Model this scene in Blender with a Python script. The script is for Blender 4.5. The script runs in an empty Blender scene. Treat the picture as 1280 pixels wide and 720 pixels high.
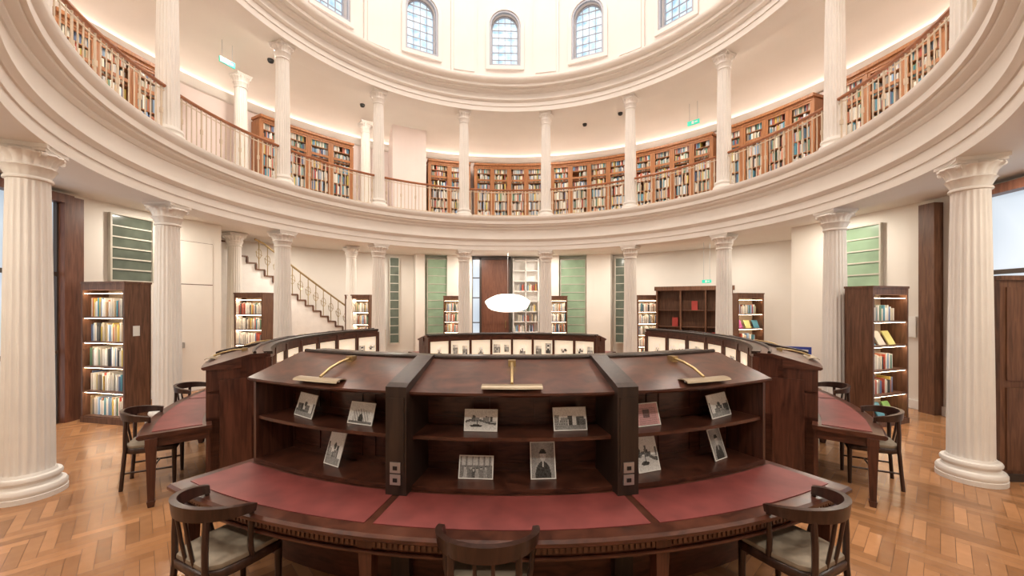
import bpy, bmesh, math, random
from math import sin, cos, radians, pi
from mathutils import Vector, Matrix
random.seed(7)
scene = bpy.context.scene
COL = scene.collection

# ------------------------------------------------------------------ materials
def new_mat(name):
    m = bpy.data.materials.new(name); m.use_nodes = True
    nt = m.node_tree
    b = nt.nodes['Principled BSDF']
    return m, nt, b

def plain(name, col, rough=0.6, metal=0.0, emis=None, es=0.0, var=0.04, scale=6.0, bump=0.0):
    m, nt, b = new_mat(name)
    b.inputs['Roughness'].default_value = rough
    b.inputs['Metallic'].default_value = metal
    tc = nt.nodes.new('ShaderNodeTexCoord')
    n = nt.nodes.new('ShaderNodeTexNoise'); n.inputs['Scale'].default_value = scale
    nt.links.new(tc.outputs['Object'], n.inputs['Vector'])
    r = nt.nodes.new('ShaderNodeValToRGB')
    c0 = [max(0, c*(1-var)) for c in col]; c1 = [min(1, c*(1+var)) for c in col]
    r.color_ramp.elements[0].position = .3; r.color_ramp.elements[1].position = .7
    r.color_ramp.elements[0].color = (*c0, 1); r.color_ramp.elements[1].color = (*c1, 1)
    nt.links.new(n.outputs['Fac'], r.inputs['Fac'])
    nt.links.new(r.outputs['Color'], b.inputs['Base Color'])
    if bump:
        bp = nt.nodes.new('ShaderNodeBump'); bp.inputs['Strength'].default_value = bump
        n2 = nt.nodes.new('ShaderNodeTexNoise'); n2.inputs['Scale'].default_value = 120
        nt.links.new(tc.outputs['Object'], n2.inputs['Vector'])
        nt.links.new(n2.outputs['Fac'], bp.inputs['Height']); nt.links.new(bp.outputs['Normal'], b.inputs['Normal'])
    if emis:
        b.inputs['Emission Color'].default_value = (*emis, 1); b.inputs['Emission Strength'].default_value = es
    return m

def wood(name, ca, cb, rough=0.35, scale=(14, 14, 1.2)):
    m, nt, b = new_mat(name)
    b.inputs['Roughness'].default_value = rough
    tc = nt.nodes.new('ShaderNodeTexCoord')
    mp = nt.nodes.new('ShaderNodeMapping'); mp.inputs['Scale'].default_value = scale
    n = nt.nodes.new('ShaderNodeTexNoise'); n.inputs['Scale'].default_value = 2.0
    n.inputs['Detail'].default_value = 6; n.inputs['Distortion'].default_value = .8
    r = nt.nodes.new('ShaderNodeValToRGB')
    r.color_ramp.elements[0].position = .32; r.color_ramp.elements[1].position = .72
    r.color_ramp.elements[0].color = (*ca, 1); r.color_ramp.elements[1].color = (*cb, 1)
    nt.links.new(tc.outputs['Object'], mp.inputs['Vector']); nt.links.new(mp.outputs['Vector'], n.inputs['Vector'])
    nt.links.new(n.outputs['Fac'], r.inputs['Fac']); nt.links.new(r.outputs['Color'], b.inputs['Base Color'])
    return m

def attr_mat(name, rough=0.6, noise=False, emis=0.0):
    m, nt, b = new_mat(name)
    b.inputs['Roughness'].default_value = rough
    a = nt.nodes.new('ShaderNodeAttribute'); a.attribute_name = 'Col'
    if noise:
        tc = nt.nodes.new('ShaderNodeTexCoord')
        n = nt.nodes.new('ShaderNodeTexNoise'); n.inputs['Scale'].default_value = 9; n.inputs['Detail'].default_value = 5
        mx = nt.nodes.new('ShaderNodeMixRGB'); mx.blend_type = 'MULTIPLY'; mx.inputs['Fac'].default_value = .3
        nt.links.new(tc.outputs['Object'], n.inputs['Vector'])
        nt.links.new(a.outputs['Color'], mx.inputs['Color1']); nt.links.new(n.outputs['Fac'], mx.inputs['Color2'])
        nt.links.new(mx.outputs['Color'], b.inputs['Base Color'])
        mr = nt.nodes.new('ShaderNodeMapRange'); mr.inputs['To Min'].default_value = rough-.06; mr.inputs['To Max'].default_value = rough+.12
        nt.links.new(n.outputs['Fac'], mr.inputs['Value']); nt.links.new(mr.outputs['Result'], b.inputs['Roughness'])
    else:
        nt.links.new(a.outputs['Color'], b.inputs['Base Color'])
    if emis:
        nt.links.new(a.outputs['Color'], b.inputs['Emission Color']); b.inputs['Emission Strength'].default_value = emis
    return m

M_COLUMN = plain('column_stone', (.82, .78, .725), .55, var=.03, scale=3)
M_ENT = plain('entablature_plaster', (.83, .785, .725), .55, var=.02, scale=2)
M_WALL = plain('wall_plaster', (.82, .77, .70), .7, var=.02, scale=1.5)
M_WALLUP = plain('gallery_wall_plaster', (.84, .73, .69), .7, var=.02, scale=1.5)
M_CEIL = plain('ceiling_plaster', (.83, .785, .72), .75, var=.015, scale=1.5)
M_DRUM = plain('drum_plaster', (.80, .73, .685), .65, var=.02, scale=1.5)
M_MAHOG = wood('dark_mahogany', (.040, .013, .008), (.125, .043, .025), .28, (3, 3, 14))
M_MAHOGV = wood('dark_mahogany_upright', (.04, .013, .008), (.12, .042, .025), .3)
M_BLACKW = wood('ebonised_wood', (.018, .011, .009), (.045, .026, .019), .3)
M_WALNUT = wood('walnut', (.085, .036, .019), (.20, .092, .050), .4)
M_DOORW = wood('door_wood', (.10, .035, .02), (.2, .08, .045), .4)
M_TEAK = wood('teak_gallery', (.32, .125, .046), (.50, .22, .09), .38)
M_RAILW = wood('rail_wood', (.28, .09, .03), (.42, .15, .05), .3, (3, 3, 3))
M_BALUS = plain('baluster_paint', (.66, .55, .42), .4, metal=.2)
M_LEATHER = plain('red_leather', (.215, .050, .045), .45, var=.22, scale=5, bump=.08)
M_SEAT = plain('seat_upholstery', (.28, .23, .17), .8, var=.1, scale=20)
M_CHAIR = wood('chair_wood', (.022, .010, .007), (.06, .027, .019), .3)
M_BRASS = plain('brass', (.48, .36, .18), .32, metal=.9)
M_BRASSM = plain('brass_plate', (.36, .29, .20), .4, metal=.6)
M_BOOK = attr_mat('book_covers', .55)
M_PRINT = attr_mat('photographic_print', .35)
M_PRINTL = attr_mat('display_print', .5, emis=.35)  # prints glow in their own colour in place of case lamps
M_FLOOR = attr_mat('parquet', .20, noise=True)
M_FLOORB = plain('floor_joint', (.12, .05, .02), .5)
M_SHELFB = plain('bookcase_back', (.70, .54, .38), .6)
M_STRIP = plain('shelf_light_strip', (1, .9, .75), .5, emis=(1, .78, .54), es=24)
M_COVE = plain('cove_light', (1, .9, .8), .5, emis=(1, .80, .70), es=8.5)
M_DISP = plain('display_backing', (.85, .78, .66), .5, emis=(1, .84, .62), es=.5)  # panel glows itself; the case lighting is put into the material
M_LAMP = plain('lamp_glow', (1, .97, .9), .5, emis=(1, .95, .86), es=1.3)
M_METAL = plain('steel', (.5, .5, .5), .35, metal=.8)
M_DARK = plain('dark_frame', (.05, .035, .028), .4)
M_WHITE = plain('white_paint', (.85, .82, .78), .5)
M_WINF = plain('window_frame_paint', (.52, .48, .40), .45)
M_PAPER = plain('paper', (.85, .84, .8), .6)
M_GREENG = plain('green_glass', (.22, .31, .20), .25, emis=(.38, .50, .32), es=.22, var=.2, scale=2)
M_DARKG = plain('dark_glass', (.075, .085, .065), .15, emis=(.2, .23, .16), es=.2, var=.3, scale=3)
M_SIGN = plain('exit_sign_face', (.02, .35, .25), .4, emis=(.05, .75, .5), es=.6)
M_BLUE = plain('blue_board', (.03, .06, .35), .4)
M_BLACK = plain('black_plastic', (.015, .015, .015), .3)
M_GREY = plain('window_frame_grey', (.40, .41, .46), .5)
M_RED = plain('red_cloth', (.4, .05, .04), .6)

def sky_pane(name, ca, cb, sc, es):
    m, nt, b = new_mat(name)
    tc = nt.nodes.new('ShaderNodeTexCoord')
    n = nt.nodes.new('ShaderNodeTexVoronoi'); n.inputs['Scale'].default_value = sc
    r = nt.nodes.new('ShaderNodeValToRGB')
    r.color_ramp.elements[0].color = (*ca, 1); r.color_ramp.elements[1].color = (*cb, 1)
    r.color_ramp.elements[0].position = .1; r.color_ramp.elements[1].position = .8
    nt.links.new(tc.outputs['Object'], n.inputs['Vector']); nt.links.new(n.outputs['Distance'], r.inputs['Fac'])
    b.inputs['Base Color'].default_value = (.1, .12, .15, 1); nt.links.new(r.outputs['Color'], b.inputs['Emission Color'])
    b.inputs['Emission Strength'].default_value = es; b.inputs['Roughness'].default_value = .2
    return m
M_SKYW = sky_pane('daylit_glass', (.30, .56, .80), (.82, .96, 1.0), 5, 1.1)
M_SKYL = sky_pane('hall_window_glass', (.50, .60, .70), (.88, .94, 1.0), .8, .9)

# ------------------------------------------------------------------ mesh builder
def ident(p): return p
def pol(p):
    a = radians(p[0]); return (p[1]*sin(a), p[1]*cos(a), p[2])

class MB:
    def __init__(s, T=ident):
        s.T = T; s.vs = []; s.fs = []; s.fm = []; s.fc = []; s.mats = []
    def mi(s, m):
        if m not in s.mats: s.mats.append(m)
        return s.mats.index(m)
    def add(s, vs, fs, mat, col=(1, 1, 1), T=None):
        T = T or s.T; o = len(s.vs); k = s.mi(mat)
        s.vs += [T(v) for v in vs]
        for f in fs:
            s.fs.append([i+o for i in f]); s.fm.append(k); s.fc.append(col)
    def box(s, x0, x1, y0, y1, z0, z1, mat, col=(1, 1, 1), n=1, T=None):
        vs = []; fs = []
        for i in range(n+1):
            x = x0+(x1-x0)*i/n
            vs += [(x, y0, z0), (x, y1, z0), (x, y1, z1), (x, y0, z1)]
        for i in range(n):
            a = 4*i; b = a+4
            for j in range(4):
                fs.append([a+j, a+(j+1) % 4, b+(j+1) % 4, b+j])
        fs.append([0, 1, 2, 3]); e = 4*n; fs.append([e+3, e+2, e+1, e])
        s.add(vs, fs, mat, col, T)
    def prism(s, poly, x0, x1, mat, n=1, T=None, col=(1, 1, 1)):
        k = len(poly); vs = []; fs = []
        for i in range(n+1):
            x = x0+(x1-x0)*i/n
            vs += [(x, p[0], p[1]) for p in poly]
        for i in range(n):
            a = k*i; b = a+k
            for j in range(k): fs.append([a+j, a+(j+1) % k, b+(j+1) % k, b+j])
        fs.append(list(range(k))); fs.append(list(range(k*n+k-1, k*n-1, -1)))
        s.add(vs, fs, mat, col, T)
    def picture(s, kind, x0, x1, y, z0, z1, mat, T=None, res=34, tint=(1, 1, 1), seed=0):
        asp = (z1-z0)/(x1-x0); nx = res if asp < 1 else int(res*.8); nz = min(60, max(6, int(nx*asp)))
        rnd = random.Random(seed)
        bl = [(rnd.random(), rnd.uniform(.04, .14), rnd.uniform(.25, .7), rnd.uniform(.15, .7)) for _ in range(9)]
        ppl = [(.12+.76*(i+.5)/6+rnd.uniform(-.03, .03), rnd.uniform(.30, .42), rnd.uniform(.1, .9)) for i in range(6)]
        ns = [[rnd.uniform(-.07, .07) for _ in range(nz+1)] for _ in range(nx+1)]
        def g(u, v, i, j):
            if kind == 'town':
                c = .62+.2*v
                for (bx, bw, bh, bg) in bl:
                    if abs(u-bx) < bw and v < bh:
                        c = bg*.6
                        if (int(u*40) % 3 == 0) and (int(v*26) % 3 == 0): c *= .3
                if v < .2: c = .35-.5*abs(u-.5)*v
                if (u-.5)**2*1.6+(v-.55)**2 < .012: c = .12
            elif kind == 'portrait':
                c = .5-.3*abs(u-.5)
                if ((u-.5)/.34)**2+((v-.05)/.42)**2 < 1: c = .07+.5*(abs(u-.5) < .035)*(v > .3)
                if ((u-.5)/.13)**2+((v-.62)/.15)**2 < 1: c = .62
                if ((u-.5)/.15)**2+((v-.70)/.12)**2 < 1 and v > .69: c = .04
            elif kind == 'group':
                c = .55 if v > .6 else .28
                if v > .6 and int(u*22) % 4 == 0: c = .3
                for (px, ph, pg) in ppl:
                    if abs(u-px) < .055*(1-.4*v) and v < ph: c = pg*.75
                    if (u-px)**2/.0011+(v-ph-.06)**2/.006 < 1: c = .12 if v > ph+.09 else .5
            elif kind == 'arch':
                c = .68
                k = (u+v*.35)
                if .15 < u < .85 and v < .75-.5*abs(u-.5): c = .42+.25*((int(k*18)) % 2)
                if ((u-.5)/.1)**2+((v-.2)/.28)**2 < 1: c = .04
                if v < .1: c = .22
            elif kind == 'text':
                c = .75
                if int(v*nz) % 2 == 0 and .1 < u < .9 and v < .8: c = .5
                if .3 < u < .6 and .35 < v < .75: c = .25
            else:
                c = .7-.4*v if v < .45 else .75
                if abs(v-.42-.10*sin(u*5)) < .05: c = .15
                for (bx, bw, bh, bg) in bl:
                    if abs(u-bx) < bw*.5 and .4 < v < .4+bh*.5: c = bg*.5
                if ((u-.35)/.2)**2+((v-.22)/.06)**2 < 1: c = .05
                if abs(u-.38) < .012 and .2 < v < .5: c = .06
            return max(.01, min(.9, c+ns[i][j]))**1.4
        for i in range(nx):
            for j in range(nz):
                xa = x0+(x1-x0)*i/nx; xb = x0+(x1-x0)*(i+1)/nx; za = z0+(z1-z0)*j/nz; zb = z0+(z1-z0)*(j+1)/nz
                c = g((i+.5)/nx, (j+.5)/nz, i, j)
                s.add([(xa, y, za), (xb, y, za), (xb, y, zb), (xa, y, zb)], [[0, 1, 2, 3]], mat, (c*tint[0], c*tint[1], c*tint[2]), T)
    def tube(s, pts, r, mat, n=8, T=None, r2=None, sy=1.0, closed=False):
        T = T or s.T
        P = [Vector(T(p)) for p in pts]; vs = []; fs = []; m = len(P)
        for i, p in enumerate(P):
            if closed: d = P[(i+1) % m]-P[i-1]
            else: d = P[min(i+1, m-1)]-P[max(i-1, 0)]
            d.normalize()
            up = Vector((0, 0, 1)) if abs(d.z) < .95 else Vector((0, 1, 0))
            a = d.cross(up).normalized(); b = a.cross(d).normalized()
            rr = r if r2 is None else r+(r2-r)*i/(m-1)
            for j in range(n):
                t = 2*pi*j/n+pi/n
                vs.append(tuple(p+a*cos(t)*rr+b*sin(t)*rr*sy))
        L = m if closed else m-1
        for i in range(L):
            for j in range(n):
                A = i*n; B = ((i+1) % m)*n
                fs.append([A+j, A+(j+1) % n, B+(j+1) % n, B+j])
        if not closed:
            fs.append(list(range(n))); fs.append(list(range((m-1)*n+n-1, (m-1)*n-1, -1)))
        s.add(vs, fs, mat, T=ident)
    def rev(s, prof, n, mat, c=(0, 0), mod=None, T=None, cap=True):
        vs = []; fs = []
        for (r, z) in prof:
            for j in range(n):
                a = 2*pi*j/n; rr = r*(mod(j, z) if mod else 1)
                vs.append((c[0]+rr*cos(a), c[1]+rr*sin(a), z))
        for i in range(len(prof)-1):
            for j in range(n):
                fs.append([i*n+j, i*n+(j+1) % n, (i+1)*n+(j+1) % n, (i+1)*n+j])
        if cap:
            fs.append(list(range(n-1, -1, -1))); L = (len(prof)-1)*n; fs.append(list(range(L, L+n)))
        s.add(vs, fs, mat, T=T)
    def mesh(s, name, recalc=True, shift=None):
        me = bpy.data.meshes.new(name)
        vs = s.vs
        if shift: vs = [(v[0]-shift[0], v[1]-shift[1], v[2]-shift[2]) for v in vs]
        me.from_pydata(vs, [], s.fs)
        for m in s.mats: me.materials.append(m)
        me.polygons.foreach_set('material_index', s.fm)
        ca = me.color_attributes.new('Col', 'FLOAT_COLOR', 'CORNER')
        buf = []
        for p in me.polygons:
            c = s.fc[p.index]
            for _ in range(p.loop_total): buf += [c[0], c[1], c[2], 1]
        ca.data.foreach_set('color', buf)
        if recalc:
            bm = bmesh.new(); bm.from_mesh(me); bmesh.ops.recalc_face_normals(bm, faces=bm.faces); bm.to_mesh(me); bm.free()
        me.update()
        return me
    def build(s, name, parent=None, recalc=True, center=True, smooth=None):
        sh = (0, 0, 0)
        if center and s.vs:
            xs = [v[0] for v in s.vs]; ys = [v[1] for v in s.vs]; zs = [v[2] for v in s.vs]
            sh = ((min(xs)+max(xs))/2, (min(ys)+max(ys))/2, min(zs))
        me = s.mesh(name, recalc, sh)
        o = bpy.data.objects.new(name, me); COL.objects.link(o); o.location = sh
        if parent:
            o.parent = parent; o.location = (sh[0]-parent.location[0], sh[1]-parent.location[1], sh[2]-parent.location[2])
        if smooth is not None: smooth_by_angle(me, smooth)
        return o

def smooth_by_angle(me, deg):
    bm = bmesh.new(); bm.from_mesh(me)
    for f in bm.faces: f.smooth = True
    for e in bm.edges:
        if len(e.link_faces) == 2:
            e.smooth = e.calc_face_angle(0) < radians(deg)
    bm.to_mesh(me); bm.free()

def empty(name, loc):
    e = bpy.data.objects.new(name, None); e.location = loc; e.empty_display_size = .2; COL.objects.link(e); return e

def inst(name, me, loc, rz=0, parent=None):
    o = bpy.data.objects.new(name, me); o.location = loc; o.rotation_euler = (0, 0, rz); COL.objects.link(o)
    if parent: o.parent = parent
    return o

def lathe(name, prof, mat, t0=-180, t1=180, n=144, smooth=35, closed=False):
    mb = MB(pol); vs = []; fs = []; k = len(prof); full = abs(t1-t0) >= 359.9
    m = n if full else n+1
    for i in range(m):
        t = t0+(t1-t0)*i/n
        vs += [(t, r, z) for r, z in prof]
    kk = k if closed else k-1
    for i in range(n):
        a = i*k; b = ((i+1) % m)*k
        for j in range(kk): fs.append([a+j, a+(j+1) % k, b+(j+1) % k, b+j])
    mb.add(vs, fs, mat)
    return mb.build(name, smooth=smooth, center=False)

# ------------------------------------------------------------------ dimensions
R = 5.72; ROT = -2.2; STEP = 360/14
Z1 = 3.63; ZG = 4.65; ZU = 7.9; CAMY = -6.86
COLT = [(ROT+STEP/2+STEP*k+180) % 360-180 for k in range(14)]

# ------------------------------------------------------------------ floor
def make_floor():
    mb = MB(); W = .085; n = 5; RR = 10.6
    c45, s45 = cos(radians(43)), sin(radians(43))
    def tr(x, y): return (x*c45-y*s45, x*s45+y*c45)
    N = int(RR*1.5/W)
    def plank(x, y, w, h):
        cx, cy = tr((x+w/2)*W, (y+h/2)*W)
        if cx*cx+cy*cy > RR*RR: return
        g = .0014
        P = [tr(x*W+g, y*W+g), tr((x+w)*W-g, y*W+g), tr((x+w)*W-g, (y+h)*W-g), tr(x*W+g, (y+h)*W-g)]
        t = random.random(); u = random.uniform(.82, 1.13)*(1.06 if w > h else .94)
        col = ((.385+.15*t)*u, (.182+.085*t)*u, (.078+.045*t)*u)
        mb.add([(p[0], p[1], 0) for p in P], [[0, 1, 2, 3]], M_FLOOR, col)
    for m in range(-40, 41):
        for t in range(-N*2, N*2):
            ox = t+m*n; oy = t-m*n
            if abs(ox) > N or abs(oy) > N: continue
            plank(ox, oy, n, 1); plank(ox, oy+1, 1, n)
    k = 96
    ring = [(10.7*cos(2*pi*i/k), 10.7*sin(2*pi*i/k), -.003) for i in range(k)]
    mb.add(ring, [list(range(k))], M_FLOORB)
    return mb.build('floor', recalc=False, center=False)
make_floor()

# ------------------------------------------------------------------ columns
def column_mesh(name, H, rb, rt):
    mb = MB(); N = 20*6
    b = rb
    mb.rev([(b*1.48, 0), (b*1.48, .05), (b*1.44, .055), (b*1.47, .075), (b*1.47, .10), (b*1.40, .125), (b*1.24, .135), (b*1.18, .16), (b*1.22, .185),
            (b*1.28, .19), (b*1.29, .21), (b*1.24, .23), (b*1.08, .235), (b*1.03, .26)], 48, M_COLUMN)
    zt = H-.36
    fl = [0, .0, .55, .9, .9, .55]
    prof = []
    for i in range(9):
        u = i/8; z = .26+(zt-.26)*u
        r = rb+(rt-rb)*(u**1.35)
        prof.append((r, z))
    def md(j, z):
        d = fl[j % 6]
        if z < .262 or z > zt-.001: d *= 0
        return 1-.085*d
    prof = [(prof[0][0]*1.0, .26), (prof[0][0], .30)] + prof[1:-1] + [(rt, zt-.04), (rt, zt)]
    mb.rev(prof, N, M_COLUMN, mod=md)
    mb.rev([(rt*1.0, zt), (rt*1.12, zt+.008), (rt*1.14, zt+.022), (rt*1.10, zt+.036), (rt, zt+.04)], 40, M_COLUMN)
    def leaf(j, z):
        k = (z-zt-.04)/.25
        return 1+.10*k*abs(cos(pi*j/6))*(1 if k > .05 else 0)
    mb.rev([(rt*1.0, zt+.04), (rt*1.10, zt+.08), (rt*1.22, zt+.125), (rt*1.30, zt+.135), (rt*1.20, zt+.145), (rt*1.16, zt+.16), (rt*1.25, zt+.21),
            (rt*1.42, zt+.25), (rt*1.55, zt+.265), (rt*1.50, zt+.285), (rt*1.3, zt+.29)], 96, M_COLUMN, mod=leaf)
    A = rt*1.50; pts = []
    for s in range(4):
        a0 = pi/4+s*pi/2
        c0 = Vector((cos(a0), sin(a0)))*A*1.36; a1 = a0+pi/2; c1 = Vector((cos(a1), sin(a1)))*A*1.36
        mid = (c0+c1)/2; nrm = mid.normalized()
        for i in range(8):
            u = i/8; p = c0.lerp(c1, u)-nrm*(A*.12*(1-(2*u-1)**2))
            if i == 0: p = c0*.97
            pts.append(p)
    for (za, zb, sc) in [(H-.07, H-.04, .93), (H-.04, H, 1.0)]:
        k = len(pts); vs = [(p.x*sc, p.y*sc, za) for p in pts]+[(p.x*sc, p.y*sc, zb) for p in pts]
        fs = [[i, (i+1) % k, k+(i+1) % k, k+i] for i in range(k)]+[list(range(k-1, -1, -1)), list(range(k, 2*k))]
        mb.add(vs, fs, M_COLUMN)
    for s in range(4):
        a = pi/4+s*pi/2; d = Vector((cos(a), sin(a)))
        c = d*rt*1.55
        t = Vector((-d.y, d.x, 0))*.022
        mb.tube([(c.x-t.x, c.y-t.y, H-.10), (c.x+t.x, c.y+t.y, H-.10)], .032, M_COLUMN, n=12)
    me = mb.mesh(name); smooth_by_angle(me, 40); return me
cm1 = column_mesh('column_lower_mesh', Z1, .192, .158)
cm2 = column_mesh('column_upper_mesh', ZU-ZG, .165, .135)
for t in COLT:
    if abs(t) < 130: inst('fluted_column', cm1, pol((t, R, 0)), -radians(t))
    inst('gallery_column', cm2, pol((t, R, ZG)), -radians(t))
for t in (-63.5, -37.6):
    inst('gallery_column', cm2, pol((t, 7.85, ZG)), -radians(t))
cm3 = column_mesh('column_rear_mesh', 3.88, .19, .155)
for t in (-62.3, -39.5):
    inst('fluted_column', cm3, pol((t, 8.45, 0)), -radians(t))

# ------------------------------------------------------------------ entablatures / ceilings / walls
lathe('trim_1', [(6.05, 3.9), (6.05, Z1), (5.50, Z1), (5.50, 3.76), (5.485, 3.765), (5.485, 3.90), (5.47, 3.905), (5.455, 3.93), (5.43, 3.96), (5.43, 3.99),
                 (5.48, 3.995), (5.48, 4.24), (5.465, 4.245), (5.44, 4.28), (5.44, 4.31), (5.40, 4.33), (5.375, 4.36), (5.375, 4.40), (5.335, 4.41), (5.335, 4.50),
                 (5.32, 4.52), (5.29, 4.57), (5.285, 4.61), (5.285, 4.64), (5.32, ZG), (8.6, ZG)], M_ENT, n=180, smooth=25)
lathe('ceiling_ambulatory', [(6.04, 3.9), (9.95, 3.9)], M_CEIL)
lathe('trim_2', [(6.05, 8.15), (6.05, ZU), (5.46, ZU), (5.46, 8.04), (5.44, 8.045), (5.44, 8.17), (5.41, 8.18), (5.37, 8.22), (5.37, 8.25), (5.43, 8.255), (5.43, 8.42),
                 (5.39, 8.43), (5.36, 8.46), (5.30, 8.48), (5.30, 8.52), (5.18, 8.53), (5.18, 8.60), (5.13, 8.62), (5.08, 8.67), (5.06, 8.72), (5.06, 8.76), (5.12, 8.8), (5.8, 8.82)],
      M_ENT, n=180, smooth=25)
lathe('ceiling_gallery', [(6.04, 8.15), (7.7, 8.15), (8.1, 8.05), (8.35, 7.85), (8.5, 7.5)], M_CEIL)
lathe('wall_gallery', [(8.5, 7.5), (8.5, ZG)], M_WALLUP)
lathe('trim_3', [(8.5, 7.34), (8.44, 7.36), (8.40, 7.42), (8.40, 7.57), (8.415, 7.57), (8.415, 7.50), (8.5, 7.50)], M_ENT)
lathe('cove_light_strip', [(8.425, 7.515), (8.425, 7.525), (8.485, 7.525), (8.485, 7.515)], M_COVE, closed=True)

LW = -68
lathe('wall_left', [(7.7, 0), (7.7, 3.9)], M_WALL, -142, LW, 60)
lathe('wall_right', [(7.7, 0), (7.7, 3.9)], M_WALL, 66, 142, 60)
lathe('wall_far', [(9.8, 0), (9.8, 3.9)], M_WALL, LW, 66, 90)
lathe('wall_near', [(9.8, 0), (9.8, 3.9)], M_WALL, 142, 218, 60)
for i, t in enumerate((LW, 66, 142, -142)):
    mb = MB(pol); mb.box(t-.4, t+.4, 7.7, 9.8, 0, 3.9, M_WALL); mb.build('wall_return_%d' % (i+1))
lathe('baseboard_left', [(7.7, .16), (7.66, .16), (7.66, 0)], M_WHITE, -142, LW, 60)
lathe('baseboard_right', [(7.7, .16), (7.66, .16), (7.66, 0)], M_WHITE, 66, 142, 60)
lathe('baseboard_far', [(9.8, .16), (9.76, .16), (9.76, 0)], M_WHITE, -31, 66, 60)

mb = MB(pol); mb.box(-31, -22.6, 7.9, 8.5, ZG, 8.12, M_WALLUP, n=6); mb.build('wall_gallery_pier')

# dome drum with arched windows
def drum():
    mb = MB(pol); n = 168; prof = [(5.78, 8.80), (5.78, 12.4), (6.2, 12.4), (6.2, 8.80)]
    vs = []; fs = []
    for i in range(n):
        t = 360*i/n; vs += [(t, r, z) for r, z in prof]
    for i in range(n):
        a = i*4; b = ((i+1) % n)*4
        for j in range(4): fs.append([a+j, a+(j+1) % 4, b+(j+1) % 4, b+j])
    mb.add(vs, fs, M_DRUM)
    o = mb.build('wall_drum', center=False)
    w = .43; zs = 9.52; zc = 10.72
    cut = MB()
    for k in range(14):
        t = ROT+STEP*k
        poly = [(-w, zs), (w, zs)]+[(w*cos(pi*i/14), zc+w*sin(pi*i/14)) for i in range(15)]
        a = radians(t); k2 = len(poly)
        vs = []
        for y in (5.4, 6.6):
            for (x, z) in poly: vs.append((x*cos(a)+y*sin(a), -x*sin(a)+y*cos(a), z))
        fs = [[i, (i+1) % k2, k2+(i+1) % k2, k2+i] for i in range(k2)]+[list(range(k2-1, -1, -1)), list(range(k2, 2*k2))]
        cut.add(vs, fs, M_DRUM)
    c = cut.build('cutter', center=False)
    md = o.modifiers.new('b', 'BOOLEAN'); md.operation = 'DIFFERENCE'; md.object = c; md.solver = 'EXACT'
    bpy.context.view_layer.update()
    dg = bpy.context.evaluated_depsgraph_get()
    me = bpy.data.meshes.new_from_object(o.evaluated_get(dg))
    o.modifiers.clear(); o.data = me
    smooth_by_angle(me, 30)
    bpy.data.objects.remove(c)
    wm = MB()
    def arch(ww, zb, n=14): return [(-ww, zb), (ww, zb)]+[(ww*cos(pi*i/n), zc+ww*sin(pi*i/n)) for i in range(n+1)]
    def archband(wi, wo, zi, zo, y0, y1, mat):
        A = arch(wi, zi); B = arch(wo, zo); k = len(A)
        vs = []
        for y in (y0, y1):
            vs += [(x, y, z) for x, z in A]+[(x, y, z) for x, z in B]
        fs = []
        for i in range(k):
            j = (i+1) % k
            fs += [[i, j, k+j, k+i], [2*k+i, 2*k+j, 3*k+j, 3*k+i], [i, j, 2*k+j, 2*k+i], [k+i, k+j, 3*k+j, 3*k+i]]
        wm.add(vs, fs, mat)
    archband(.43, .49, 9.52, 9.46, 5.72, 5.80, M_GREY)
    archband(.49, .60, 9.46, 9.35, 5.69, 5.80, M_DRUM)
    archband(.39, .43, 9.56, 9.52, 5.90, 5.96, M_GREY)
    for x in (-.20, 0, .20): wm.box(x-.010, x+.010, 5.91, 5.94, 9.55, zc+math.sqrt(max(.0, .42**2-x*x)), M_GREY)
    for z in [9.52+.235*i for i in range(1, 7)]:
        hw = .42 if z <= zc else math.sqrt(max(.001, .42**2-(z-zc)**2))
        wm.box(-hw, hw, 5.91, 5.94, z-.010, z+.010, M_GREY)
    A = arch(.43, 9.52); wm.add([(x, 5.97, z) for x, z in A], [list(range(len(A)))], M_SKYW)
    me = wm.mesh('drum_window_mesh')
    for k in range(14):
        inst('window_%d' % (k+1), me, (0, 0, 0), -radians(ROT+STEP*k))
drum()
for k in range(14):
    t = ROT+STEP*(k+.5); mb = MB(pol)
    mb.box(t-4.0, t+4.0, 5.72, 5.775, 8.9, 12.1, M_DRUM, n=5)
    mb.box(t-3.2, t+3.2, 5.69, 5.73, 9.2, 11.9, M_DRUM, n=5)
    mb.build('trim_%d' % (k+10))
lathe('trim_4', [(5.78, 12.1), (5.6, 12.2), (5.6, 12.4), (5.8, 12.5)], M_ENT)
lathe('ceiling_dome', [(5.78, 12.4), (5.6, 13.6), (5.0, 14.8), (4.0, 15.7), (2.6, 16.3), (1.0, 16.6), (.02, 16.65)], M_DRUM)

# ------------------------------------------------------------------ balcony rail
def rail_mesh():
    mb = MB(pol); h = STEP/2-1.55; rr = 5.66
    mb.tube([(-h+2*h*i/16, rr, ZG+.88) for i in range(17)], .04, M_RAILW, n=8, sy=.75)
    mb.tube([(-h+2*h*i/16, rr, ZG+.80) for i in range(17)], .012, M_BALUS, n=6)
    mb.tube([(-h+2*h*i/16, rr, ZG+.09) for i in range(17)], .014, M_BALUS, n=6)
    k = 21
    for i in range(k):
        t = -h+2*h*(i+.5)/k
        mb.tube([(t, rr, ZG), (t, rr, ZG+.85)], .010, M_BALUS, n=6)
        if i % 4 == 0:
            mb.tube([(t, rr, ZG), (t, rr, ZG+.85)], .016, M_BALUS, n=6)
            mb.tube([(t, rr, ZG+.42), (t, rr, ZG+.50)], .026, M_BALUS, n=8)
    return mb.mesh('railing_mesh')
rm = rail_mesh()
for k in range(14): inst('balcony_railing', rm, (0, 0, 0), -radians(ROT+STEP*k))

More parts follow.
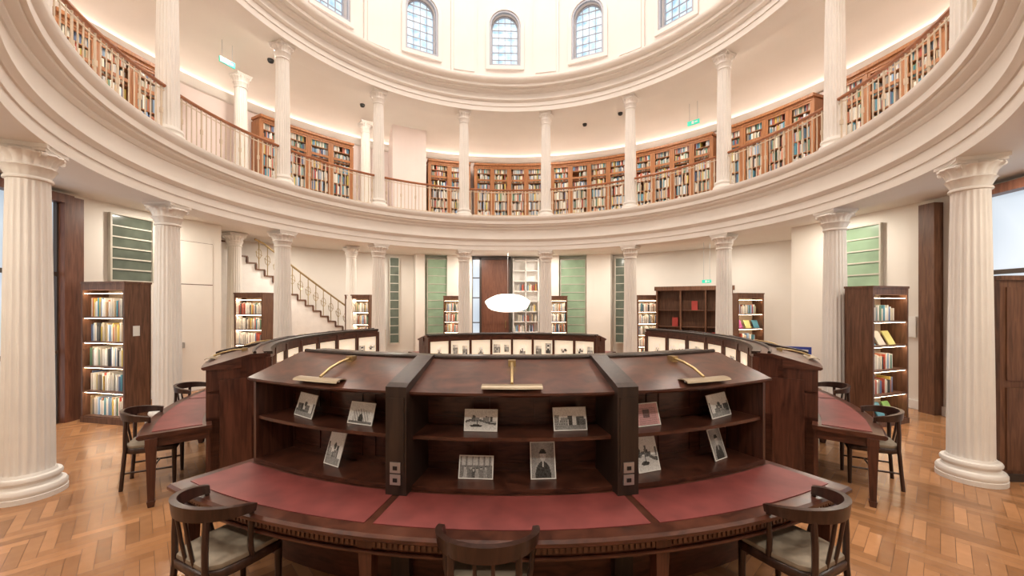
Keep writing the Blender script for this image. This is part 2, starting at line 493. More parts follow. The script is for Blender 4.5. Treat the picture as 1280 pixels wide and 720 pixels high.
# ------------------------------------------------------------------ books
PAL = [(.65, .62, .56), (.72, .68, .60), (.12, .17, .30), (.45, .09, .06), (.14, .26, .18), (.55, .42, .27), (.80, .78, .72), (.07, .07, .07), (.60, .54, .44), (.28, .42, .60),
       (.50, .18, .10), (.76, .72, .6), (.30, .27, .24), (.68, .66, .64), (.10, .30, .40), (.60, .45, .10)]
def books(mb, x0, x1, yf, depth, z, hmax, scale=1.0, out=1, fill=.96, pal=PAL, tmin=.018, tmax=.045):
    x = x0
    while x < x1:
        w = random.uniform(tmin, tmax)*scale
        if x+w > x1: break
        if random.random() > fill:
            x += w*2.2; continue
        h = hmax*random.uniform(.72, .97); d = depth*random.uniform(.75, 1)
        c = random.choice(pal); u = random.uniform(.8, 1.25); c = (c[0]*u, c[1]*u, c[2]*u)
        ya = yf+out*random.uniform(0, .03)
        mb.box(x+.001*scale, x+w-.001*scale, min(ya, ya+out*d), max(ya, ya+out*d), z, z+h, M_BOOK, c)
        x += w

# ------------------------------------------------------------------ gallery bookcases (curved)
def gallery_case(t0, t1):
    rf, rb = 7.95, 8.36; zt = 7.1; z0 = ZG
    mb = MB(pol); n = max(3, int(abs(t1-t0)/3))
    mb.box(t0, t1, rb-.03, rb, z0, zt, M_TEAK, n=n)
    mb.box(t0, t1, rf, rb, z0, z0+.12, M_TEAK, n=n)
    mb.box(t0, t1, rf-.02, rb, zt-.10, zt, M_TEAK, n=n)
    mb.box(t0-.25, t1+.25, rf-.07, rb, zt-.03, zt+.04, M_TEAK, n=n)
    m = 1/(rf*radians(1))
    nd = max(2, round((t1-t0)/m/.62)); dw = (t1-t0)/nd
    zl = [z0+.14+i*.335 for i in range(6)]
    for i in range(nd+1):
        t = t0+i*dw
        mb.box(t-.03*m, t+.03*m, rf-.01, rb, z0+.1, zt-.08, M_TEAK)
    for i in range(nd):
        a = t0+i*dw; b = a+dw
        mb.box(a+.03*m, a+.08*m, rf, rf+.03, z0+.12, zt-.1, M_TEAK); mb.box(b-.08*m, b-.03*m, rf, rf+.03, z0+.12, zt-.1, M_TEAK)
        for zz, hh in ((z0+.12, .07), (6.50, .07), (zt-.15, .06)):
            mb.box(a+.07*m, b-.07*m, rf, rf+.03, zz, zz+hh, M_TEAK)
    for z in zl[1:]+[zl[-1]+.335]:
        mb.box(t0+.1, t1-.1, rf+.05, rb-.03, z-.02, z, M_TEAK, n=n)
    mb.build('glazed_bookcase')
    bk = MB(pol)
    for i in range(nd):
        for z in zl+[zl[-1]+.335]:
            h = .22 if z+.28 > zt-.05 else .31
            books(bk, t0+i*dw+.085*m, t0+(i+1)*dw-.07*m, rf+.04, .22, z, h, scale=m)
    bk.build('shelved_books', recalc=False)
for a, b in [(-108, -92), (-89.3, -75), (-59.5, -40.4), (-21.8, -11.3), (-9.8, 8.3), (10.6, 30), (31.6, 49.3), (51.2, 68.3), (71.3, 86.6), (88.3, 104)]:
    gallery_case(a, b)

# ------------------------------------------------------------------ freestanding bookcases
def free_case(x, y, rot, w=.84, h=2.28, d=.40, faceout=False):
    c, s_ = cos(radians(rot)), sin(radians(rot))
    def T(p): return (x+p[0]*c-p[1]*s_, y+p[0]*s_+p[1]*c, p[2])
    e = empty('bookcase', (x, y, 0))
    mb = MB(T); hw = w/2
    mb.box(-hw, -hw+.035, 0, d, 0, h, M_WALNUT); mb.box(hw-.035, hw, 0, d, 0, h, M_WALNUT)
    mb.box(-hw, hw, d-.02, d, 0, h, M_WALNUT)
    mb.box(-hw+.035, hw-.035, d-.03, d-.02, .1, h-.1, M_SHELFB)
    mb.box(-hw-.01, hw+.01, -.01, d+.01, h-.035, h, M_WALNUT); mb.box(-hw+.035, hw-.035, 0, d-.02, h-.14, h-.03, M_WALNUT)
    mb.box(-hw-.01, hw+.01, -.01, d+.01, 0, .09, M_WALNUT)
    n = 5; zz = [.11+i*(h-.28)/n for i in range(n)]; gap = (h-.28)/n
    for z in zz: mb.box(-hw+.03, hw-.03, .01, d-.02, z-.025, z, M_WALNUT)
    mb.build('carcass', e)
    lb = MB(T)
    for z in zz: lb.box(-hw+.05, hw-.05, .02, .05, z+gap-.031, z+gap-.026, M_STRIP)
    lb.build('shelf_light', e)
    bk = MB(T)
    for i, z in enumerate(zz):
        if faceout:
            if i in (1, 2, 4):
                books(bk, -hw+.06, hw*.6, .09, .2, z, .27, fill=.98, pal=PAL+[(.7, .68, .6)]*3)
            else:
                for q in range(3):
                    cx = -hw+.17+q*.27; col = random.choice([(.2, .4, .12), (.65, .6, .5), (.6, .1, .35), (.1, .3, .4), (.7, .65, .25)])
                    def T2(p, cx=cx, z=z): return T((cx+p[0], .10+p[1]*.85+p[2]*.45, z+p[2]*.88))
                    bk.box(-.09, .09, 0, .025, 0, .25, M_BOOK, col, T=T2)
        else:
            books(bk, -hw+.05, hw-.06, .09, .2, z, gap*.8, fill=.97, tmin=.014, tmax=.035, pal=PAL+[(.85, .82, .77)]*7)
    bk.build('shelved_books', recalc=True)
    return T
TL = free_case(-6.80, -.22, -12, w=.94, h=2.36)
TR = free_case(6.19, -.33, 20, w=.94, faceout=True)
free_case(-6.98, 3.72, -8); free_case(-5.12, 6.35, -6)
free_case(6.55, 4.1, 12, faceout=True); free_case(4.75, 7.0, 8)
free_case(-2.25, 8.3, 0, w=.7); free_case(1.75, 8.3, 0, w=.7)
mb = MB(TL); mb.box(.475, .480, .12, .22, 1.45, 1.62, M_PAPER); mb.build('paper_notice')

# ------------------------------------------------------------------ reading desk ring
KINDS = ['town', 'portrait', 'group', 'arch', 'ship']
def desk(t0, t1, bays, zt, ztf, legs=(), table_ext=1.0):
    tm = (t0+t1)/2; c = pol((tm, 4.1, 0)); e = empty('curved_reading_desk', c)
    n = int((t1-t0)/2.5)
    a, b = t0-table_ext, t1+table_ext
    mb = MB(pol)
    mb.prism([(4.12, .665), (4.69, .665), (4.71, .68), (4.71, .70), (4.69, .712), (4.12, .712)], a, b, M_MAHOG, n=n)
    mb.build('table_border', e, smooth=30)
    mb = MB(pol)
    edges = [t0]+[t for t in bays]+[t1]
    for i in range(len(edges)-1):
        g0 = .35; g1 = .35
        if i == 0: g0 = -table_ext+1.0
        if i == len(edges)-2: g1 = -table_ext+1.0
        mb.box(edges[i]+g0, edges[i+1]-g1, 4.2, 4.60, .7125, .7175, M_LEATHER, n=8)
    mb.build('leather_inlay', e)
    mb = MB(pol)
    mb.box(a+.6, b-.6, 4.60, 4.635, .57, .665, M_MAHOG, n=n)
    mb.tube([(a+.6+(b-a-1.2)*i/n, 4.645, .578) for i in range(n+1)], .012, M_MAHOG, n=6)
    k = int((b-a)/.42)
    for i in range(k):
        t = a+.6+(b-a-1.2)*(i+.5)/k
        mb.box(t-.12, t+.12, 4.63, 4.645, .605, .65, M_WALNUT)
    for t in (a+.8, b-.8): mb.box(t-.2, t+.2, 4.15, 4.62, .57, .665, M_MAHOG)
    mb.build('apron', e)
    mb = MB(pol)
    for t in legs:
        m = 1/(4.6*radians(1))
        for (z0, z1, w0, w1) in ((.0, .06, .024, .034), (.06, .60, .026, .042), (.60, .67, .046, .046)):
            vs = []
            for z, w in ((z0, w0), (z1, w1)):
                vs += [(t-w*m, 4.6-w, z), (t+w*m, 4.6-w, z), (t+w*m, 4.6+w, z), (t-w*m, 4.6+w, z)]
            mb.add(vs, [[0, 1, 2, 3], [4, 5, 6, 7], [0, 1, 5, 4], [1, 2, 6, 5], [2, 3, 7, 6], [3, 0, 4, 7]], M_MAHOGV)
    mb.build('legs', e)
    zo = ztf
    mb = MB(pol)
    mb.box(t0, t1, 3.62, 4.13, 0, .72, M_MAHOG, n=n)
    mb.box(t0, t1, 3.80, 3.86, .7, zo, M_MAHOG, n=n)
    mb.box(t0, t1, 3.85, 4.17, .715, .745, M_MAHOG, n=n)
    zm = .745+(zo-.745)*.52
    mb.box(t0, t1, 3.85, 4.15, zm-.025, zm, M_MAHOG, n=n)
    mb.prism([(3.85, zo-.03), (4.19, zo-.03), (4.21, zo-.015), (4.21, zo), (3.76, zt), (3.60, zt), (3.60, zt-.04), (3.85, zt-.05)], t0-.3, t1+.3, M_MAHOG, n=n)
    mb.tube([(t0+(t1-t0)*i/n, 3.72, zt+.01) for i in range(n+1)], .018, M_BLACKW, n=8)
    for t in (t0, t1):
        s = .45 if t == t0 else -.45
        mb.prism([(3.62, 0), (4.17, 0), (4.17, zo-.02), (3.76, zt-.02), (3.62, zt-.02)], min(t, t+s), max(t, t+s), M_MAHOGV)
        q = -.12 if t == t0 else .12
        mb.prism([(3.75, .1), (4.05, .1), (4.05, zo-.15), (3.75, zo-.15)], min(t, t+q), max(t, t+q), M_MAHOGV)
    ed = [t0]+list(bays)+[t1]
    for i in range(len(ed)-1):
        w = ed[i+1]-ed[i]; k = 3
        for q in range(k):
            x0 = ed[i]+w*(q+.12)/k; x1 = ed[i]+w*(q+.88)/k
            for (za, zb) in ((.79, zm-.06), (zm+.05, zo-.08)):
                mb.box(x0, x1, 3.86, 3.868, za, za+.012, M_MAHOG, n=2); mb.box(x0, x1, 3.86, 3.868, zb, zb+.012, M_MAHOG, n=2)
                mb.box(x0, x0+.18, 3.86, 3.868, za, zb, M_MAHOG); mb.box(x1-.18, x1, 3.86, 3.868, za, zb, M_MAHOG)
    mb.build('shelf_unit', e, smooth=30)
    mb = MB(pol)
    for t in bays:
        mb.prism([(3.72, .715), (4.26, .715), (4.26, zo+.04), (4.21, zo+.06), (3.76, zt+.03), (3.72, zt+.03)], t-1.0, t+1.0, M_BLACKW)
        mb.box(t-.8, t+.8, 4.26, 4.266, .85, zo-.03, M_BLACKW)
        mb.box(t-.9, t+.9, 4.13, 4.2, 0, .70, M_BLACKW)
    mb.build('divider_posts', e)
    mb = MB(pol)
    for t in bays:
        for z in (.79, .87):
            mb.box(t-.5, t+.5, 4.262, 4.272, z, z+.07, M_METAL)
            mb.box(t-.2, t+.2, 4.272, 4.276, z+.02, z+.045, M_BLACK)
    mb.build('power_sockets', e)
    mb = MB(pol)
    mb.box(t0+.3, t1-.3, 3.56, 3.63, zt-.15, zt-.02, M_MAHOG, n=n)
    mb.box(t0+.3, t1-.3, 3.54, 3.63, zt-.02, zt+.015, M_BLACKW, n=n)
    mb.box(t0+.3, t1-.3, 3.54, 3.63, zt-.66, zt-.60, M_MAHOG, n=n)
    mb.box(t0+.3, t1-.3, 3.56, 3.62, 0, zt-.66, M_MAHOG, n=n)
    k = max(4, round((t1-t0)/8.5)); dw = (t1-t0-.6)/k
    for i in range(k+1):
        t = t0+.3+dw*i; mb.box(t-.45, t+.45, 3.55, 3.63, zt-.66, zt-.05, M_MAHOGV)
    mb.build('display_frame', e)
    mb = MB(pol)
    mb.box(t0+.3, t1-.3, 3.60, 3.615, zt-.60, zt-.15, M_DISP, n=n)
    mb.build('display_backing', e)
    mb = MB(pol)
    for i in range(k):
        t = t0+.3+dw*(i+.5)
        for q in ((-.22, .24) if i % 2 else (.0,)):
            w = random.uniform(.11, .17)*dw; h = random.uniform(.10, .16); zz = zt-.38+random.uniform(-.03, .03)
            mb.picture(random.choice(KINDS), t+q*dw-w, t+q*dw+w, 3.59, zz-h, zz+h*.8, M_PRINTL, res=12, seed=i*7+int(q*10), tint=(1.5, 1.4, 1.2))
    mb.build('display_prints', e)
    return e
desk(180-29.3, 180+30.3, (180-10.5, 180+10.5), 1.56, 1.40, legs=(151, 169.2, 190.5, 210))
desk(56, 127, (73, 91, 109), 1.42, 1.30, legs=(54.6, 80, 104, 129.5), table_ext=2.6)
desk(-127, -56, (-109, -91, -73), 1.42, 1.30, legs=(-54.6, -80, -104, -129.5), table_ext=2.6)
desk(-35, 35, (-12, 12), 1.20, 1.08, legs=(-35, 0, 35))

def card(tn, lvl, w, h, kind, yaw=0, tint=(1, .99, .97), seed=0):
    t = 180-tn; z0 = 1.0856 if lvl else .7452
    p = pol((t, 4.02, z0))
    mb = MB(); tl = .32
    def L(q): return (q[0], q[1]*cos(tl)+q[2]*sin(tl), q[2]*cos(tl)-q[1]*sin(tl)+.0)
    mb.box(-w/2, w/2, -.003, .003, .002, h, M_PAPER, T=L)
    mb.picture(kind, -w/2+.008, w/2-.008, -.0036, .010, h-.008, M_PRINT, T=L, tint=tint, seed=seed, res=40)
    mb.box(-.015, .015, .003+h*.2, .007+h*.2, 0, h*.55, M_PAPER)
    o = mb.build('archive_photograph', center=False); o.location = p; o.rotation_euler = (0, 0, radians(tn+yaw))
    return o
cl = [(-3.2, 1, .23, .15, 'ship', 0), (6.0, 1, .235, .16, 'town', 0), (-3.7, 0, .24, .155, 'group', 0), (3.2, 0, .175, .245, 'portrait', 0),
      (-24.7, 1, .25, .18, 'town', 10), (-16.6, 1, .22, .16, 'arch', 4), (-20.4, 0, .17, .255, 'town', 10),
      (24.8, 1, .26, .18, 'town', -8), (14.8, 0, .19, .25, 'ship', -6), (24.7, 0, .16, .235, 'portrait', -8)]
for i, (tn, lv, w, h, kd, yw) in enumerate(cl): card(tn, lv, w*1.04, h*1.04, kd, -yw, tint=(1.2, 1.19, 1.16), seed=i+3)
card(14.7, 1, .21, .17, 'text', 4, tint=(1, .55, .55), seed=40)

def desk_lamp(t, zt, zf, length=.40):
    m = 1/(4.1*radians(1))
    def zs(r): return zf+(4.21-r)*(zt-zf)/.45
    mb = MB(pol)
    mb.box(t-.03*m, t+.03*m, 3.80, 3.86, zs(3.83)-.01, zs(3.83)+.035, M_BRASS)
    mb.tube([(t, 3.83, zs(3.83)+.02), (t, 3.95, zs(3.95)+.045), (t, 4.06, zs(4.06)+.05), (t, 4.15, zf+.055)], .011, M_BRASS, n=10)
    sh = [(4.16+.055*cos(a), zf+.03+.022*sin(a)) for a in [pi*i/8 for i in range(9)]]
    sh += [(4.16+.048*cos(a), zf+.03+.016*sin(a)) for a in [pi*(8-i)/8 for i in range(9)]]
    mb.prism(sh, t-length/2*m, t+length/2*m, M_BRASSM, n=6)
    mb.tube([(t-.45*length*m, 4.16, zf+.034), (t+.45*length*m, 4.16, zf+.034)], .007, M_WHITE, n=8)
    mb.build('brass_reading_lamp', smooth=40)
for t in (180, 160, 200): desk_lamp(t, 1.56, 1.40)
for t in (118, 100, 82, 64): desk_lamp(t, 1.42, 1.30); desk_lamp(-t, 1.42, 1.30)

# ------------------------------------------------------------------ chairs
def chair_parts():
    P = {}
    mb = MB()
    AM = 1.75
    pts = [(.255*sin(a), -.03-.235*cos(a), .785-.035*(abs(a)/AM)**2) for a in [-AM+2*AM*i/24 for i in range(25)]]
    vs = []; fs = []
    for i, p in enumerate(pts):
        a = -AM+2*AM*i/24
        u = abs(a)/AM; hh = .044*(1-.45*u*u); ww = .018
        nx, ny = sin(a), -cos(a)
        for (dr, dz) in ((-ww, -hh), (ww, -hh), (ww+.010, hh), (-ww+.010, hh)):
            vs.append((p[0]+nx*dr, p[1]+ny*dr, p[2]+dz))
    for i in range(24):
        for j in range(4): fs.append([i*4+j, i*4+(j+1) % 4, i*4+4+(j+1) % 4, i*4+4+j])
    fs += [[0, 1, 2, 3], [96, 97, 98, 99]]
    mb.add(vs, fs, M_CHAIR)
    P['back_rail'] = mb
    mb = MB()
    for i, (x, y) in enumerate([(-.20, .20), (.20, .20)]):
        mb.tube([(x, y, 0), (x, y, .42)], .017, M_CHAIR, n=8, r2=.024)
        s = 1 if x > 0 else -1
        mb.tube([(.215*s, .02, .42), (.235*s, .0, .55), (.252*s, .0, .74)], .018, M_CHAIR, n=8, r2=.014)
    for x in (-.17, .17):
        mb.tube([(x*1.08, -.245, 0), (x, -.215, .42), (x*1.0, -.215, .60), (x*1.0, -.208, .76)], .018, M_CHAIR, n=8)
    for x in (-.045, .045): mb.tube([(x, -.21, .43), (x, -.24, .60), (x, -.26, .75)], .011, M_CHAIR, n=8)
    for s in (-1, 1): mb.tube([(.19*s, .2, .18), (.18*s, -.23, .18)], .010, M_CHAIR, n=8)
    mb.tube([(-.185, 0, .18), (.185, 0, .18)], .010, M_CHAIR, n=8)
    P['legs'] = mb
    mb = MB()
    def ring(s, z): return [(x*s, y*s-.005, z) for x, y in [(-.2, .23), (.2, .23), (.235, .2), (.235, 0), (.215, -.15), (.15, -.225), (-.15, -.225), (-.215, -.15), (-.235, 0), (-.235, .2)]]
    def loft(rings, mat):
        vs = sum(rings, []); k = 10; fs = []
        for i in range(len(rings)-1):
            for j in range(k): fs.append([i*k+j, i*k+(j+1) % k, (i+1)*k+(j+1) % k, (i+1)*k+j])
        fs += [list(range(k)), list(range((len(rings)-1)*k, len(rings)*k))]
        mb.add(vs, fs, mat)
    loft([ring(.98, .385), ring(1, .39), ring(1, .435), ring(.98, .44)], M_CHAIR); P['seat_frame'] = mb
    mb = MB(); loft([ring(.93, .438), ring(.96, .45), ring(.95, .47), ring(.88, .482), ring(.6, .487)], M_SEAT); P['seat_cushion'] = mb
    out = {}
    for k, b in P.items():
        me = b.mesh('chair_'+k); smooth_by_angle(me, 45); out[k] = me
    return out
CP = chair_parts()
def chair(tn, r=4.62, yaw=0):
    t = 180-tn; p = pol((t, r, 0)); e = empty('round_back_chair', p)
    e.rotation_euler = (0, 0, radians(tn+yaw))
    for k, me in CP.items(): inst(k, me, (0, 0, 0), 0, e)
for tn, r_, yw in ((-1.6, 4.66, 0), (-23.0, 4.66, -4), (22.6, 4.66, 4), (-60, 4.66, 0), (60, 4.66, 0), (-78, 4.7, 0), (78, 4.7, 0), (-100, 4.7, 0), (100, 4.7, 0)):
    chair(tn, r_, yw)

# ------------------------------------------------------------------ stair
def stair():
    e = empty('staircase', pol((-45, 9.2, 0)))
    N = 22; ta, tb = -31.5, -65.2; dt = (tb-ta)/N; rise = 3.88/N
    mb = MB(pol); tr = MB(pol)
    for i in range(N):
        a = ta+dt*i; b = a+dt; z = rise*(i+1)
        mb.box(b, a, 8.82, 9.75, 0, z-.035, M_WHITE)
        tr.box(b, a+.15, 8.78, 9.75, z-.035, min(z, 3.89), M_WALNUT)
        tr.box(a-.05, a+.22, 8.77, 9.75, z-rise, z-.03, M_WALNUT)
    mb.build('stair_body', e); tr.build('treads', e)
    rl = MB(pol)
    pts = [(ta+dt*i, 8.86, min(rise*i+.95, 3.86)) for i in range(0, 18)]
    rl.tube(pts, .028, M_BRASS, n=8)
    for i in range(17):
        t = ta+dt*(i+.5); z = rise*(i+1); top = min(z+.86, 3.86)
        rl.tube([(t, 8.86, z), (t, 8.86, top)], .012, M_BRASS, n=6)
        rl.tube([(t-.6, 8.86, z+.45+.05), (t+.6, 8.86, z+.45-.05)], .008, M_BRASS, n=5)
        rl.tube([(t+.45*sin(q), 8.86, z+.45+.14*cos(q)) for q in [2*pi*j/12 for j in range(12)]], .009, M_BRASS, n=5, closed=True)
    rl.tube([(ta+.3, 8.86, 0), (ta+.3, 8.86, 1.05)], .035, M_BRASS, n=10)
    rl.build('stair_railing', e)
stair()

# ------------------------------------------------------------------ far wall windows, doors, shelf
def flat_T(x, y, rz):
    c, s_ = cos(rz), sin(rz)
    return lambda p: (x+p[0]*c-p[1]*s_, y+p[0]*s_+p[1]*c, p[2])
wn = [20]
def wall_window(t, r, w, z0, z1, glass, bars, frame=M_WHITE, vbars=0, fw=.03):
    p = pol((t, r, 0)); T = flat_T(p[0], p[1], -radians(t))
    mb = MB(T); hw = w/2
    mb.box(-hw, hw, -.03, -.01, z0, z1, glass)
    mb.box(-hw-fw, -hw, -.07, .0, z0-fw, z1+fw, frame); mb.box(hw, hw+fw, -.07, 0, z0-fw, z1+fw, frame)
    mb.box(-hw, hw, -.07, 0, z0-fw, z0, frame); mb.box(-hw, hw, -.07, 0, z1, z1+fw, frame)
    for i in range(bars):
        z = z0+(z1-z0)*(i+1)/(bars+1); mb.box(-hw, hw, -.05, -.03, z-.013, z+.013, frame)
    wn[0] += 1
    return mb.build('window_%d' % wn[0])
RW = 9.3
mb = MB(pol)
for a, b in [(-23.5, -21.3), (-16, -9.9), (9.0, 11.6), (18.3, 24.0)]:
    mb.box(a, b, RW, 9.8, 0, 3.9, M_WALL, n=3)
mb.build('wall_far_piers')
wall_window(-18.1+.3, 9.42, .90, .5, 3.72, M_GREENG, 9, M_WINF)
wall_window(15.0, 9.42, .95, .5, 3.72, M_GREENG, 9, M_WINF)
wall_window(-28.2, 9.5, .32, .5, 3.72, M_DARKG, 9, M_WINF)
wall_window(26, 9.5, .32, .5, 3.72, M_DARKG, 9, M_WINF)
def far_door():
    e = empty('door_1', (-.5, 9.3, 0)); T = flat_T(-.68, 9.28, 0)
    mb = MB(T)
    mb.box(-.55, .55, 0, .06, 0, 3.75, M_DOORW)
    for x in (-.27, .27):
        for (a, b) in ((.15, 1.0), (1.15, 2.4), (2.55, 3.6)):
            mb.box(x-.2, x+.2, -.015, 0, a, b, M_DOORW)
    mb.build('leaf', e)
    mb = MB(T)
    for x in (-.63, .55, -.98): mb.box(x, x+.08, -.05, .1, 0, 3.85, M_DARK)
    mb.box(-.98, .63, -.05, .1, 3.75, 3.87, M_DARK)
    mb.build('door_frame', e)
    mb = MB(T); mb.box(-.90, -.63, .02, .03, .1, 3.75, M_SKYL)
    for z in (1.2, 2.2, 3.0): mb.box(-.9, -.63, 0, .02, z, z+.04, M_DARK)
    mb.build('sidelight', e)
    mb = MB(T); mb.tube([(.42, -.06, 1.0), (.42, -.06, 1.3)], .015, M_BRASS); mb.box(.41, .43, -.06, 0, 1.0, 1.02, M_BRASS); mb.box(.41, .43, -.06, 0, 1.28, 1.3, M_BRASS); mb.build('handle', e)
far_door()
def white_shelf():
    T = flat_T(.56, 9.2, 0); mb = MB(T)
    mb.box(-.52, .52, .28, .3, 0, 3.8, M_WHITE)
    for x in (-.52, -.02, .48): mb.box(x, x+.04, 0, .3, 0, 3.8, M_WHITE)
    for i in range(10): mb.box(-.5, .5, 0, .3, i*.41, i*.41+.035, M_WHITE)
    mb.build('white_shelving')
    bk = MB(T)
    for i in (1, 2, 3, 4, 6): books(bk, -.46, -.04, .05, .18, i*.41+.036, .3, fill=.85); books(bk, .03, .46, .05, .18, i*.41+.036, .3, fill=.7)
    bk.build('shelved_books')
white_shelf()

wall_window(-81.7, 7.68, .74, 2.45, 3.70, M_DARKG, 5, M_WINF)
wall_window(77.3, 7.68, .72, 2.35, 3.62, M_GREENG, 4, M_WINF)
def flush_door():
    mb = MB(pol)
    mb.box(-74.6, -69.2, 7.665, 7.695, .02, 2.42, M_WALL, n=4)
    mb.box(-74.6, -69.2, 7.665, 7.695, 2.44, 3.40, M_WALL, n=4)
    mb.box(-74.66, -69.14, 7.68, 7.70, .0, 3.41, M_WALNUT, n=4)
    mb.box(-74.2, -74.0, 7.62, 7.665, 1.0, 1.12, M_METAL)
    mb.build('door_2')
flush_door()
def hall_opening(t0, t1, name):
    e = empty(name, pol(((t0+t1)/2, 7.6, 0)))
    mb = MB(pol)
    for t in (t0, t1): mb.box(t-1.15, t+1.15, 7.46, 7.69, 0, 3.80, M_DOORW)
    mb.box(t0, t1, 7.46, 7.69, 3.68, 3.82, M_DOORW, n=6)
    mb.build('surround', e)
    mb = MB(pol); k = 4
    for i in range(k+1):
        t = t0+1.15+(t1-t0-2.3)*i/k; mb.box(t-.22, t+.22, 7.56, 7.62, 0, 3.68, M_DARK)
    for z in (.0, 1.15, 2.45): mb.box(t0, t1, 7.56, 7.62, z, z+.07, M_DARK, n=8)
    mb.build('glazing_bars', e)
    mb = MB(pol); mb.box(t0, t1, 7.64, 7.65, 0, 3.68, M_SKYL, n=8); mb.build('glass', e)
hall_opening(-113, -90.3, 'glazed_hall_door')
hall_opening(91.5, 115, 'glazed_hall_door')
mb = MB(pol); mb.box(86.0, 88.0, 7.52, 7.69, 0, 3.8, M_WALNUT, n=2); mb.build('dark_pilaster_panel')
def partition():
    T = flat_T(5.5, -2.35, radians(-4)); mb = MB(T)
    mb.box(0, 1.6, 0, .08, 0, 2.28, M_WALNUT)
    for i in range(3):
        for (a, b) in ((.12, 1.05), (1.13, 2.18)):
            mb.box(.06+i*.52, .53+i*.52, -.015, 0, a, b, M_WALNUT)
    mb.box(-.02, 1.62, -.03, .1, 2.26, 2.31, M_WALNUT); mb.box(-.02, 1.62, -.03, .1, 0, .08, M_DARK)
    mb.build('panelled_partition')
partition()
mb = MB(pol); mb.box(83.4, 84.7, 7.67, 7.69, 1.35, 1.75, M_PAPER); mb.build('paper_notice')
def cabinet():
    t = 43.5; p = pol((t, 8.6, 0)); T = flat_T(p[0], p[1], -radians(t)+.25); e = empty('glass_display_cabinet', p)
    mb = MB(T)
    mb.box(-1.15, 1.15, .4, .45, 0, 2.5, M_WALNUT); mb.box(-1.2, 1.2, -.03, .47, 2.42, 2.56, M_WALNUT); mb.box(-1.15, 1.15, 0, .45, 0, .75, M_WALNUT)
    for i in range(4): x = -1.15+i*.75; mb.box(x, x+.05, 0, .45, 0, 2.45, M_WALNUT)
    for z in (1.2, 1.75): mb.box(-1.1, 1.1, .05, .4, z, z+.02, M_WALNUT)
    mb.build('carcass', e)
    mb = MB(T)
    for i in range(7):
        x = -.95+i*.3; z = random.choice((.751, 1.221, 1.771)); mb.box(x, x+.18, .15, .3, z, z+.3, random.choice((M_RED, M_RED, M_BRASSM, M_RED)))
    mb.build('exhibits', e)
cabinet()
def stand():
    T = flat_T(6.55, 2.35, radians(-30)); e = empty('information_stand', (6.55, 2.35, 0))
    mb = MB(T); mb.box(-.28, .28, 0, .03, .28, 1.0, M_BLUE); mb.box(-.22, .22, -.006, 0, .82, .94, M_PAPER); mb.box(-.2, .1, -.006, 0, .55, .7, M_RED); mb.build('board', e)
    mb = MB(T)
    for x in (-.25, .25): mb.tube([(x, .015, 0), (x, .015, .3)], .015, M_METAL); mb.tube([(x, -.18, .012), (x, .2, .012)], .012, M_METAL)
    mb.build('feet', e)
    T = flat_T(6.1, 3.3, radians(-20)); mb = MB(T)
    mb.box(-.42, .42, -.2, .2, .98, 1.02, M_WHITE)
    for x in (-.38, .38):
        for y in (-.16, .16): mb.tube([(x, y, 0), (x, y, .98)], .02, M_METAL)
    mb.build('white_side_table')
stand()

def sign(t, r, z, s=1.0, hang=.25):
    p = pol((t, r, 0)); T = flat_T(p[0], p[1], -radians(t)); mb = MB(T)
    mb.box(-.22*s, .22*s, -.02, .02, z, z+.16*s, M_SIGN); mb.box(-.06*s, .02*s, -.024, -.02, z+.03*s, z+.13*s, M_PAPER); mb.box(.06*s, .16*s, -.024, -.02, z+.06*s, z+.1*s, M_PAPER)
    for x in (-.15*s, .15*s): mb.tube([(x, 0, z+.16*s), (x, 0, z+.16*s+hang)], .006, M_METAL)
    mb.build('exit_sign')
sign(-69, 7.2, 7.62, .8, .42); sign(46, 7.7, 7.45, .8, .55); sign(48, 8.0, 2.62, .6, 1.15)
def detector(t, r, z):
    mb = MB(); p = pol((t, r, 0)); mb.rev([(.02, z-.09), (.06, z-.07), (.075, z-.03), (.075, z)], 20, M_BLACK, c=(p[0], p[1])); mb.build('ceiling_camera_dome', smooth=40)
detector(-62, 6.9, 8.15); detector(-40, 7.2, 8.15); detector(30, 7, 8.15); detector(70, 6.9, 3.9); detector(20, 7.3, 8.15)

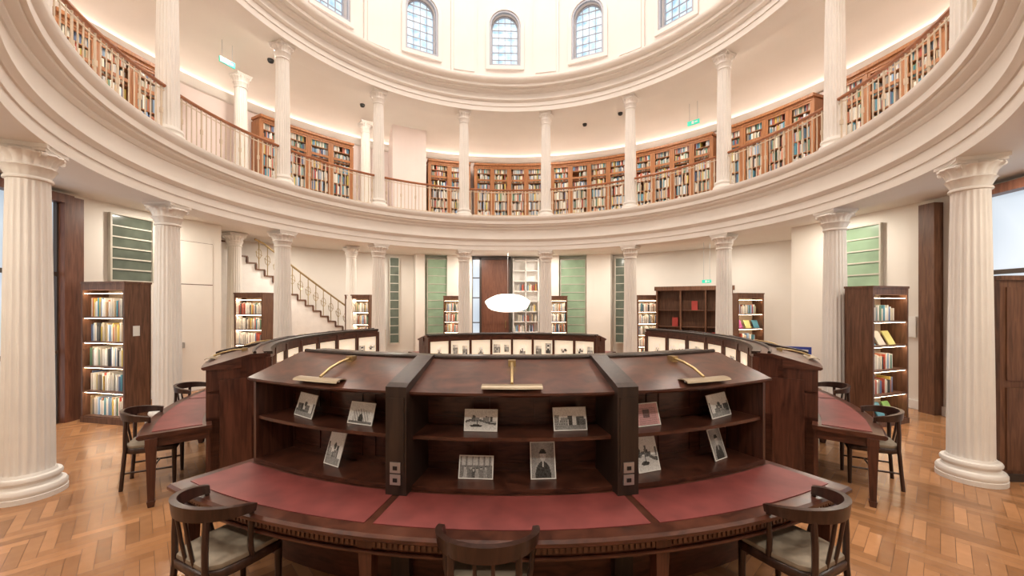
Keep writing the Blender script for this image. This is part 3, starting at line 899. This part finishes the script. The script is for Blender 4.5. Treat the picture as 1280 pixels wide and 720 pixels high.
def cloud():
    e = empty('cloud_pendant_lamp', (-.15, 7.2, 2.0)); mb = MB()
    n = 96; m = 24; vs = []; fs = []
    for i in range(m+1):
        th = pi*i/m; st = max(0, sin(th))
        for j in range(n):
            ph = 2*pi*j/n
            k = 1+.13*abs(sin(ph*6+(1.2 if i % 12 < 6 else 0)))*st+.05*sin(6*th)
            vs.append((-.15+.70*k*st**.7*cos(ph), 7.2+.70*k*st**.7*sin(ph), 2.0+.29*cos(th)*(1+.10*sin(7*ph))))
    for i in range(m):
        for j in range(n): fs.append([i*n+j, i*n+(j+1) % n, (i+1)*n+(j+1) % n, (i+1)*n+j])
    mb.add(vs, fs, M_LAMP); mb.build('shade', e, smooth=60)
    mb = MB(); mb.tube([(-.15, 7.2, 2.25), (-.15, 7.2, 3.9)], .006, M_METAL); mb.rev([(.08, 3.87), (.08, 3.9)], 16, M_WHITE, c=(-.15, 7.2)); mb.build('cord', e)
cloud()

# ------------------------------------------------------------------ lights
def area(name, loc, size, power, col, rot=(0, 0, 0), shape='DISK'):
    l = bpy.data.lights.new(name, 'AREA'); l.shape = shape; l.size = size; l.energy = power; l.color = col
    o = bpy.data.objects.new(name, l); o.location = loc; o.rotation_euler = rot; COL.objects.link(o); return o
area('dome_fill', (0, 0, 15.0), 6.5, 880, (1, .94, .875))  # unseen fill light, added for the soft overall brightness
for k in range(14):
    t = ROT+STEP*k
    area('ambulatory_downlight', pol((t, 6.85, 3.88)), .22, 44, (1, .92, .80))
    area('gallery_downlight', pol((t+STEP/2, 6.6, 8.12)), .2, 44, (1, .91, .81))
for t in (-50, -30, -10, 10, 30, 50): area('ambulatory_downlight', pol((t, 8.3, 3.88)), .2, 42, (1, .93, .83))

w = bpy.data.worlds.new('world'); scene.world = w; w.use_nodes = True
w.node_tree.nodes['Background'].inputs['Color'].default_value = (.7, .85, 1, 1); w.node_tree.nodes['Background'].inputs['Strength'].default_value = 1.0

cam = bpy.data.cameras.new('camera'); co = bpy.data.objects.new('camera', cam); COL.objects.link(co)
cam.sensor_width = 36; cam.lens = 500/1280*36; cam.shift_y = 19/1280; cam.clip_start = .05
co.location = (0, CAMY, 2.0); co.rotation_euler = (radians(90), 0, 0)
scene.camera = co
scene.view_settings.view_transform = 'Standard'
